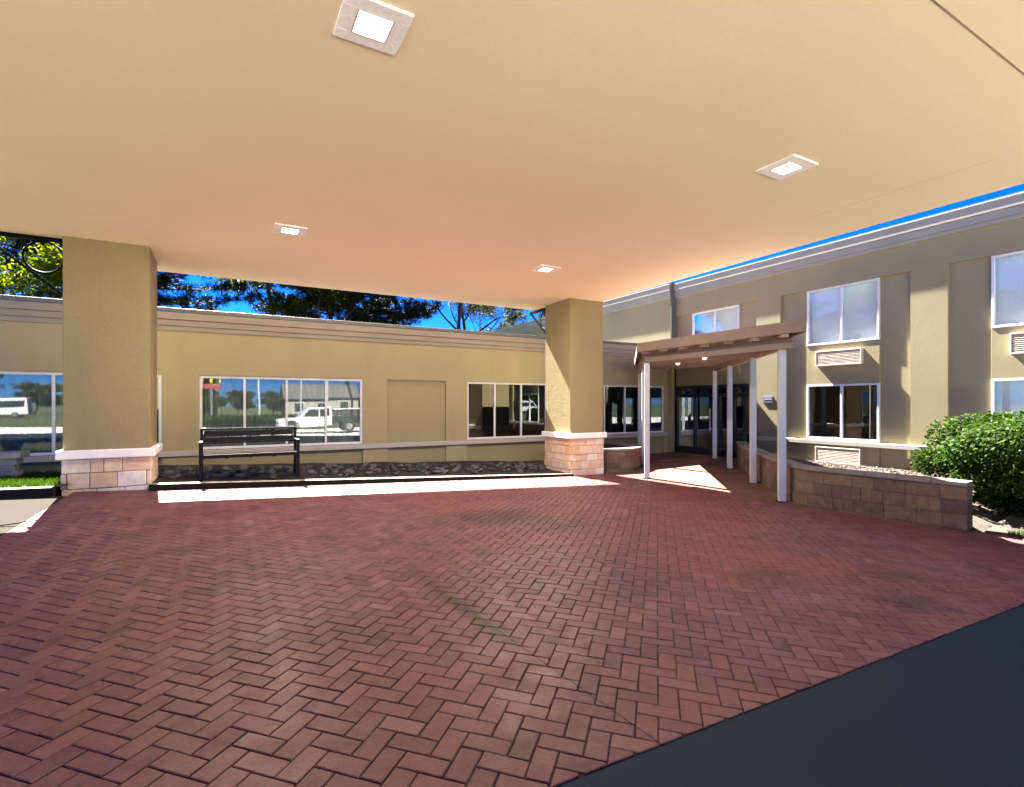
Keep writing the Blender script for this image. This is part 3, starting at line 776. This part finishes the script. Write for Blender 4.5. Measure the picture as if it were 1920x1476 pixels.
# ------------------------------------------------------------------ leaves, trees, hedge, grass
def cards(P, Nn, size, ratio=.55, rs=1, fold=True):
    """leaf quads: P centres, Nn normals; returns verts, faces (numpy)"""
    g = np.random.default_rng(rs); n = len(P)
    a = g.normal(size=(n,3)); a -= Nn*(a*Nn).sum(1)[:,None]; a /= np.linalg.norm(a,axis=1)[:,None]+1e-9
    c = np.cross(Nn, a); s = size*g.uniform(.65,1.35,(n,1))
    V = np.empty((n,4,3)); V[:,0] = P-a*s; V[:,1] = P+c*s*ratio+Nn*s*.15; V[:,2] = P+a*s; V[:,3] = P-c*s*ratio+Nn*s*.15
    return V.reshape(-1,3)
def quadmesh(name, V, m, parent=None):
    n = len(V)//4; me = bpy.data.meshes.new(name)
    me.vertices.add(len(V)); me.vertices.foreach_set('co', V.astype(np.float32).ravel())
    me.loops.add(4*n); me.loops.foreach_set('vertex_index', np.arange(4*n, dtype=np.int32))
    me.polygons.add(n); me.polygons.foreach_set('loop_start', np.arange(0,4*n,4, dtype=np.int32))
    me.materials.append(m); me.update(calc_edges=True); me.validate()
    o = bpy.data.objects.new(name, me); COL.objects.link(o)
    if parent: o.parent = parent; o.matrix_parent_inverse = parent.matrix_basis.inverted()
    return o
def unit(g, n):
    v = g.normal(size=(n,3)); return v/np.linalg.norm(v,axis=1)[:,None]

def broad_tree(name, label, x, y, h, z0, cr, leafm, nleaf, lsize, seed, cbase=.35, spread=1.0, bare=False, group='trees behind the one-storey wing', levels=3, clump=.38, extra=0):
    r = random.Random(seed); g = np.random.default_rng(seed)
    t = thing(name, label, 'tree', (x,y,z0), group)
    b = MB(); tips = []
    def grow(p, d, L, rad, lv):
        k = 4; pts = [p]; q = Vector(p); dd = Vector(d)
        for i in range(k):
            dd = (dd+Vector((r.gauss(0,.13),r.gauss(0,.13),r.gauss(.05,.08)))).normalized(); q = q+dd*L/k; pts.append(q.copy())
        b.tube(pts, [rad*(1-.55*i/k) for i in range(k+1)], 6 if lv > 0 else 9)
        if lv >= levels: tips.append((pts[-1], L)); tips.append((pts[-2], L)); return
        nb = r.choice((3,4)) if lv else r.choice((5,6,7))
        for i in range(nb):
            fr = r.uniform(.35,1) if lv else cbase+(1-cbase)*(i+.5)/nb
            idx = min(int(fr*k), k-1); pp = pts[idx].lerp(pts[idx+1], fr*k-idx)
            a = r.uniform(0,6.28) if lv else i*2.4+r.uniform(-.3,.3)
            out = Vector((math.cos(a),math.sin(a),r.uniform(.15,.75)))
            nd = (out*spread + dd*.55).normalized()
            grow(pp, nd, L*(r.uniform(.5,.7) if lv else cr/h*r.uniform(.75,1.05)*(1.15-.5*fr)), rad*.5*(1-.3*fr), lv+1)
        tips.append((pts[-1], L*.5))
    grow(Vector((x,y,z0-.1)), Vector((r.gauss(0,.03),r.gauss(0,.03),1)), h, h*.009+.05, 0)
    b.build('trunk', M['bark'], t, smooth=True)
    C = np.array([tuple(p) for p, _ in tips]); C = C[C[:,2] > z0+h*cbase*.6]
    idx = g.integers(0, len(C), nleaf)
    P = C[idx] + unit(g, nleaf)*clump*g.uniform(.1,1,(nleaf,1))**.6*np.array([1,1,.75])
    Nn = unit(g, nleaf); Nn[:,2] = np.abs(Nn[:,2])+.3; Nn /= np.linalg.norm(Nn,axis=1)[:,None]
    quadmesh('crown', cards(P, Nn, lsize, .6, seed), leafm, t)
    return t

def pine_tree(label, x, y, h, z0, cr, zlow, seed, nb=30, tuft=34, group='trees behind the one-storey wing'):
    r = random.Random(seed); g = np.random.default_rng(seed)
    t = thing('pine_tree', label, 'tree', (x,y,z0), group)
    b = MB(); b.tube([(x+.1*math.sin(k*1.3+seed), y, z0-.1+h*k/8) for k in range(9)], [.19*(1-.11*k) for k in range(9)], 9)
    P, A = [], []
    for i in range(nb):
        z = zlow+(z0+h-zlow)*(i/nb)**1.05+r.uniform(-.15,.15); a = r.uniform(0,6.28); fr = (z-zlow)/(z0+h-zlow)
        L = cr*(1-max(fr,0)**1.6)*r.uniform(.55,1.1)+.25; pts = []
        up = r.uniform(.0,.28)
        for k in range(6):
            s = L*k/5; pts.append(Vector((x+math.cos(a)*s, y+math.sin(a)*s, z+up*s+.06*s*s/L-.10*math.sin(k)*.5)))
        b.tube(pts, [.05*(1-.15*k) for k in range(6)], 5)
        for k in range(int(10+L*9)):
            f = r.uniform(.22,1.0); j = min(int(f*5),4); p = pts[j].lerp(pts[j+1], f*5-j)
            side = r.uniform(-1,1)*(.18+.5*(1-abs(f-.6)))*min(1,L*.5)
            p = p+Vector((-math.sin(a)*side, math.cos(a)*side, r.uniform(-.05,.16)))
            P.append(tuple(p)); A.append((math.cos(a)*.5-math.sin(a)*side, math.sin(a)*.5+math.cos(a)*side, .35))
    b.build('trunk', M['bark'], t, smooth=True)
    P = np.array(P); A = np.array(A); n = len(P)*tuft
    Pi = np.repeat(P, tuft, 0); D_ = unit(g, n)+np.repeat(A, tuft, 0)*.7; D_ /= np.linalg.norm(D_,axis=1)[:,None]
    L = g.uniform(.12,.30,(n,1)); w = .009
    S = np.cross(D_, unit(g, n)); S /= np.linalg.norm(S,axis=1)[:,None]+1e-9
    V = np.empty((n,4,3)); V[:,0] = Pi-S*w*.5; V[:,1] = Pi+S*w*.5; V[:,2] = Pi+D_*L+S*w; V[:,3] = Pi+D_*L-S*w
    quadmesh('crown', V.reshape(-1,3), M['pine'], t); return t

broad_tree('leafy_tree', 'bright yellow-green leafy tree above the wing at the left edge', -5.6, 17.4, 6.6, .0, 2.9, M['leafA'], 38000, .052, 33, .28, 1.05, clump=.6)
pine_tree('dark pine spreading behind the near left column', -3.2, 22.0, 11, .0, 4.9, 4.4, 31, 92, 38)
broad_tree('leafy_tree', 'yellow-green tree with a straight dark trunk, first right of the spreading pine', 2.35, 24.5, 10.5, -.1, 3.4, M['leafB'], 26000, .07, 25, .30, 1.3, clump=.6)
pine_tree('dark pine behind the middle of the wing, between the yellow-green tree and the densest pine', 4.75, 27.0, 13, -.2, 3.3, 4.8, 33, 62, 36)
pine_tree('densest dark pine, left of the bare budding trees', 7.3, 28.0, 12.5, -.2, 3.5, 4.7, 38, 72, 38)
broad_tree('budding_tree', 'nearly bare budding tree, left of two above the blank panel', 11.6, 27.5, 12, -.3, 4.6, M['leafC'], 11000, .06, 44, .36, 1.2, clump=.5, levels=4)
broad_tree('budding_tree', 'nearly bare budding tree, right of two above the dark window', 13.7, 28.0, 11, -.3, 4.4, M['leafC'], 9000, .06, 47, .36, 1.2, clump=.5, levels=4)
broad_tree('leafy_tree', 'low olive tree just left of the far column', 16.8, 31.0, 7.6, -.3, 2.8, M['leafB'], 12000, .07, 52, .4, 1.0, clump=.55)
broad_tree('leafy_tree', 'olive tree top over the block roof right of the far column', 24.0, 37.0, 12.5, -.3, 4.5, M['leafB'], 9000, .10, 55, .4, 1.0, clump=.6)

def hedge(x0, x1, y0, y1, z0, z1, n, seed):
    g = np.random.default_rng(seed); t = thing('hedge_bush', 'clipped dark green rounded hedge bush beside the planter at the right edge', 'bush', ((x0+x1)/2,(y0+y1)/2,z0))
    c = np.array([(x0+x1)/2,(y0+y1)/2,(z0+z1)/2+.05]); e = np.array([(x1-x0)/2,(y1-y0)/2,(z1-z0)/2])
    d = unit(g, n); pw = 4.5
    k = (np.abs(d)**pw).sum(1)**(-1/pw)
    lump = 1+.07*np.sin(d[:,0]*9+d[:,1]*7+seed)+.06*np.sin(d[:,2]*11+d[:,1]*8)+.05*np.sin(d[:,0]*17-d[:,2]*13)
    low = np.clip((d[:,2]*k+1)/.8, .72, 1)      # narrows towards the foot
    rr = g.uniform(0,1,n)**.22
    P = c+d*k[:,None]*e*(lump*rr*1.0)[:,None]; P[:,0] = c[0]+(P[:,0]-c[0])*low; P[:,1] = c[1]+(P[:,1]-c[1])*low
    Nn = d*.8+unit(g, n)*.9; Nn[:,2] += .35; Nn /= np.linalg.norm(Nn,axis=1)[:,None]
    quadmesh('foliage', cards(P, Nn, .030, .55, seed), M['hedge'], t)
    b = MB(); r = random.Random(seed)
    for i in range(16):
        yb = y0+.5+(y1-y0-1)*i/15; xb = c[0]+r.uniform(-.3,.3)
        for j in range(3):
            b.tube([(xb,yb,z0-.05),(xb+r.uniform(-.25,.25),yb+r.uniform(-.25,.25),z0+.5),(xb+r.uniform(-.7,.7),yb+r.uniform(-.5,.5),z1-.35)], [.022,.016,.006], 5)
    b.build('stem', M['bark'], t)
hedge(9.45, 11.75, -.6, 3.99, -.40, 1.15, 120000, 5)

# grass in the lawn strip by the left kerb, and a tuft beside the hedge
def grass(name, x0, x1, y0, y1, zf, n, h, seed, dens=None):
    g = np.random.default_rng(seed); P = np.stack([g.uniform(x0,x1,n), g.uniform(y0,y1,n), np.zeros(n)],1)
    P[:,2] = [zf(a,b_) for a,b_,_ in P]
    an = g.uniform(0,6.28,n); S = np.stack([np.cos(an),np.sin(an),np.zeros(n)],1)*.004
    T = np.stack([g.normal(0,.022,n),g.normal(0,.022,n),h*g.uniform(.5,1.2,n)],1)
    V = np.empty((n,4,3)); V[:,0] = P-S; V[:,1] = P+S; V[:,2] = P+T+S*.3; V[:,3] = P+T-S*.3
    return tag(quadmesh(name, V.reshape(-1,3), M['grassm']), 'green grass growing behind the left kerb' if seed == 1 else 'tuft of grass at the edge of the bare soil by the hedge', 'grass', kind='stuff')
grass('grass', -6.5, -2.1, 9.78, 11.3, lbz, 26000, .07, 1)
grass('grass', 9.02, 9.5, 1.7, 2.75, lambda x, y: -.32, 2500, .05, 2)
# gravel in the planter behind the long block wall
b = MB(); r = random.Random(5)
for i in range(2600):
    y = r.uniform(4.3,9.2); x = r.uniform(max(9.0, 9.0+(y-5.5)*1.02), 13.5); s = r.uniform(.015,.035); z = -.10
    a = r.uniform(0,6.28); b.post(x, y, z, z+s*.8, s*1.4, a)
tag(b.build('gravel', M['gravel']), 'tan gravel covering the planter by the two-storey wall', 'gravel', kind='stuff')

# ------------------------------------------------------------------ what the windows reflect: the lot and street behind the camera
def wheel(t, x, y, z, r, w):
    b = MB(); b.cyl((x,y,z),(0,1,0),r,w,24); o = b.build('wheel', M['tyre'], t, bevel=.03)
    b = MB(); b.cyl((x,y,z),(0,1,0),r*.58,w+.02,18); b.build('rim', M['rim'], o)
def pickup(x, y, z):
    t = thing('pickup_truck', 'white pickup truck with a dark stake bed, mirrored in the window behind the bench', 'truck', (x+3,y,z))
    X = lambda a: x+a
    body = [(0,.55),(.02,1.0),(.25,1.12),(1.55,1.2),(2.15,1.86),(2.35,1.93),(3.85,1.93),(3.95,1.3),(3.95,.5),(1.65,.45),(1.55,.8),(1.25,.95),(.85,.95),(.55,.8),(.5,.5)]
    b = MB(); b.side([(X(a),z+c) for a,c in body], y-.95, y+.95); b.build('cab', M['truck'], t, bevel=.05, seg=3)
    b = MB(); b.side([(X(1.85),z+1.25),(X(2.27),z+1.78),(X(2.95),z+1.8),(X(2.95),z+1.25)], y-.96, y+.96); b.side([(X(3.05),z+1.25),(X(3.05),z+1.8),(X(3.7),z+1.8),(X(3.75),z+1.25)], y-.96, y+.96)
    b.build('side_window', M['tint'], t)
    b = MB(); b.box(X(4.05),X(6.4),y-1.0,y+1.0,z+.75,z+.95)
    for s in (-1,1):
        for k in range(3): b.box(X(4.05),X(6.4),y+s*.97-.02,y+s*.97+.02,z+1.05+.22*k,z+1.18+.22*k)
        for k in range(5): b.box(X(4.05)+.57*k,X(4.12)+.57*k,y+s*.93-.02,y+s*.93+.02,z+.95,z+1.66)
    b.build('stake_bed', M['black'], t)
    b = MB(); b.box(X(4.0),X(6.42),y-1.0,y+1.0,z+1.68,z+1.76); b.build('top_rail', M['truck'], t)
    b = MB(); b.box(X(-.12),X(.0),y-.9,y+.9,z+.5,z+.72); b.build('bumper', M['rim'], t, bevel=.03)
    for s in (-.82,.82): b = MB(); b.box(X(-.01),X(.10),y+s-.14,y+s+.14,z+.82,z+1.0); b.build('headlight', M['white'], t)
    for a in (1.05, 5.2):
        for s in (-.86,.86): wheel(t, X(a), y+s, z+.42, .42, .26)
pickup(3.5, -16.0, gz(5,-16)-.01)
b = MB(); zc = gz(5,-16)
t = thing('passenger_van', 'white van parked far off, mirrored in the left-edge window', 'van', (-23,-60,gz(-23,-60)))
z = gz(-23,-60); X0 = -26.5
b.side([(X0,z+.4),(X0+.05,z+1.0),(X0+.9,z+1.2),(X0+1.6,z+2.15),(X0+2.0,z+2.4),(X0+5.7,z+2.4),(X0+5.9,z+.4)], -61, -59); b.build('body', M['truck'], t, bevel=.06)
b = MB(); b.side([(X0+1.2,z+1.3),(X0+1.75,z+2.05),(X0+5.5,z+2.05),(X0+5.5,z+1.3)], -61.01, -58.99); b.build('side_window', M['tint'], t)
for a in (1.1, 4.7):
    for s in (-.9,.9): wheel(t, X0+a, -60+s, z+.36, .36, .24)
# tall roadside sign with two yellow arches
t = thing('roadside_sign', 'roadside pole sign with yellow arches, mirrored in the window behind the bench', 'sign', (-.9,-44,gz(0,-44)))
b = MB(); b.tube([(-.9,-44,gz(0,-44)-.1),(-.9,-44,3.2)], .14, 10); b.build('pole', M['rim'], t)
b = MB()
for s in (-1,1):
    pts = [(-.9+s*.47+.42*math.cos(R(a)), -44, 3.75+1.45*math.sin(R(a))) for a in range(0,181,12)]
    b.tube(pts, .12, 6)
b.build('arches', M['yellow'], t, smooth=True)
b = MB(); b.box(-1.85,.05,-44.2,-43.9,3.15,3.70); b.build('panel', M['red'], t, bevel=.03)
# pale lamp posts along the street and two houses beyond
pole_ = None
for (x, y, h) in ((3.2,-33,7.5),(-3.5,-46,8),(8.5,-41,8),(13.5,-52,8),(-13,-49,8)):
    if pole_ is None:
        pole_ = t = thing('street_lamp', 'pale street lamps across the lot, mirrored as thin lines in the windows', 'street lamp', (x,y,gz(x,y)), 'street lamps across the lot')
        b = MB(); b.tube([(x,y,gz(x,y)-.1),(x,y,gz(x,y)+h)], [.10,.06], 10); b.build('pole', M['post'], t)
        b = MB(); b.bar((x,y,gz(x,y)+h),(x+1.1,y,gz(x,y)+h+.1),.07,.07); b.box(x+.8,x+1.5,y-.14,y+.14,gz(x,y)+h+.02,gz(x,y)+h+.14); b.build('arm', M['post'], t)
    else:
        o = copy_tree(pole_); o.location = (x, y, gz(x,y)); o.scale = (1,1,h/7.5)
def house(x, y, w, d, h, label, wallm):
    z = gz(x,y); t = thing('house', label, 'house', (x,y,z), 'houses across the road')
    b = MB(); b.box(x-w/2,x+w/2,y-d/2,y+d/2,z-.1,z+h); b.build('wall', wallm, t)
    b = MB(); e = .4; vs = [(x-w/2-e,y-d/2-e,z+h),(x+w/2+e,y-d/2-e,z+h),(x+w/2+e,y+d/2+e,z+h),(x-w/2-e,y+d/2+e,z+h),(x-w/2-e,y,z+h+d*.32),(x+w/2+e,y,z+h+d*.32)]
    b.add(vs, [(0,1,5,4),(2,3,4,5),(0,4,3),(1,2,5),(3,2,1,0)]); b.build('roof', M['coping'], t)
    for k in (-.3,0,.3):
        b = MB(); b.box(x+k*w-.6,x+k*w+.6,y+d/2-.02,y+d/2+.03,z+1.0,z+2.3); b.build('window', M['tint'], t)
house(-7,-72,13,8,3.0,'brown house across the road, mirrored at the left of the curtained window', M['block'])
house(15,-70,12,8,3.1,'pale house across the road, mirrored behind the pickup truck', M['cornice2'])
# a clipped roadside hedge, kerb lawn, trees across the road
g = np.random.default_rng(9)
t = thing('roadside_hedge', 'low clipped hedge across the lot, mirrored in the window behind the bench', 'hedge', (1,-26,gz(0,-26)))
P = np.stack([g.uniform(-2.5,6.5,6000), g.uniform(-27.2,-26,6000), gz(0,-26)+g.uniform(0,1,6000)**.6*1.0],1)
quadmesh('foliage', cards(P, unit(g,6000), .09, .6, 3), M['grassm'], t)
tree0 = broad_tree('street_tree', 'bushy tree across the road, mirrored in the windows', -70, -85, 9.5, gz(0,-85), 4.6, M['far'], 9000, .30, 71, .10, 1.3, group='trees across the road', clump=1.5)
k = 0
for i in range(30):
    x = -62+i*4.6+rnd.uniform(-1.5,1.5); y = -78+rnd.uniform(-14,10)
    o = copy_tree(tree0); s = rnd.uniform(.30,.55)
    o.location = (x, y, gz(x,y)); o.scale = (s*1.5, s*1.5, s); o.rotation_euler = (0,0,rnd.uniform(0,6.28))
big = broad_tree('shade_tree', 'large shade tree left of the building, mirrored in the upper right window', -24, 4, 12, .2, 5.0, M['leafB'], 9000, .20, 81, .28, 1.1, group='shade trees left of the building', clump=.9)
for (x, y, s, lab) in ((-27,12,1.05,'second large shade tree left of the building, mirrored in the upper windows'),(-22,-6,.85,'shade tree at the far side of the lot, mirrored in the upper windows'),(13.0,-34,.9,'shade tree over the truck, mirrored at the right of the curtained window')):
    o = copy_tree(big); o.location = (x, y, gz(x,y)); o.scale = (s,s,s); o.rotation_euler = (0,0,rnd.uniform(0,6)); o['label'] = lab

# ------------------------------------------------------------------ light, sky, camera
EL, AZ = R(51.0), R(-5.8)          # the sun stands behind the wing, a little to its left
world = bpy.data.worlds.new('World'); SC.world = world; world.use_nodes = True
wt = world.node_tree; wn = N(wt)
bg = wt.nodes['Background']
sky = wn('TexSky', sky_type='NISHITA'); sky.sun_disc = False; sky.sun_elevation = EL; sky.sun_rotation = AZ
sky.air_density = 1.0; sky.dust_density = 0.0; sky.ozone_density = 5.0; sky.altitude = 3000
hs = wn('HueSaturation'); hs.inputs['Saturation'].default_value = 1.35
wn.link(sky.outputs[0], hs.inputs['Color']); wn.link(wn.mix(hs.outputs[0], (.115,.24,.46), 1, 'MULTIPLY'), bg.inputs['Color']); bg.inputs['Strength'].default_value = .045
sl = bpy.data.lights.new('sun', 'SUN'); sl.energy = 4.5; sl.angle = R(.5); sl.color = (1,.94,.84)
so = bpy.data.objects.new('sun', sl); COL.objects.link(so)
sd = Vector((math.sin(AZ)*math.cos(EL), math.cos(AZ)*math.cos(EL), math.sin(EL)))
so.rotation_euler = sd.to_track_quat('Z','Y').to_euler(); so.location = sd*30

cam = bpy.data.cameras.new('camera'); co = bpy.data.objects.new('camera', cam); COL.objects.link(co); SC.camera = co
cam.sensor_width = 36; cam.lens = 18.15; cam.shift_y = .0099*-1*-1; cam.clip_end = 3000; cam.clip_start = .05
co.location = (0,0,1.4128); co.rotation_euler = (R(90),0,-math.atan(544/968))
SC.view_settings.view_transform = 'Standard'; SC.view_settings.look = 'None'; SC.view_settings.gamma = 1
SC.view_settings.exposure = 4.2
SC.cycles.max_bounces = 10; SC.cycles.diffuse_bounces = 6; SC.cycles.glossy_bounces = 4; SC.cycles.transparent_max_bounces = 12
SC.cycles.sample_clamp_indirect = 6; SC.cycles.use_denoising = True
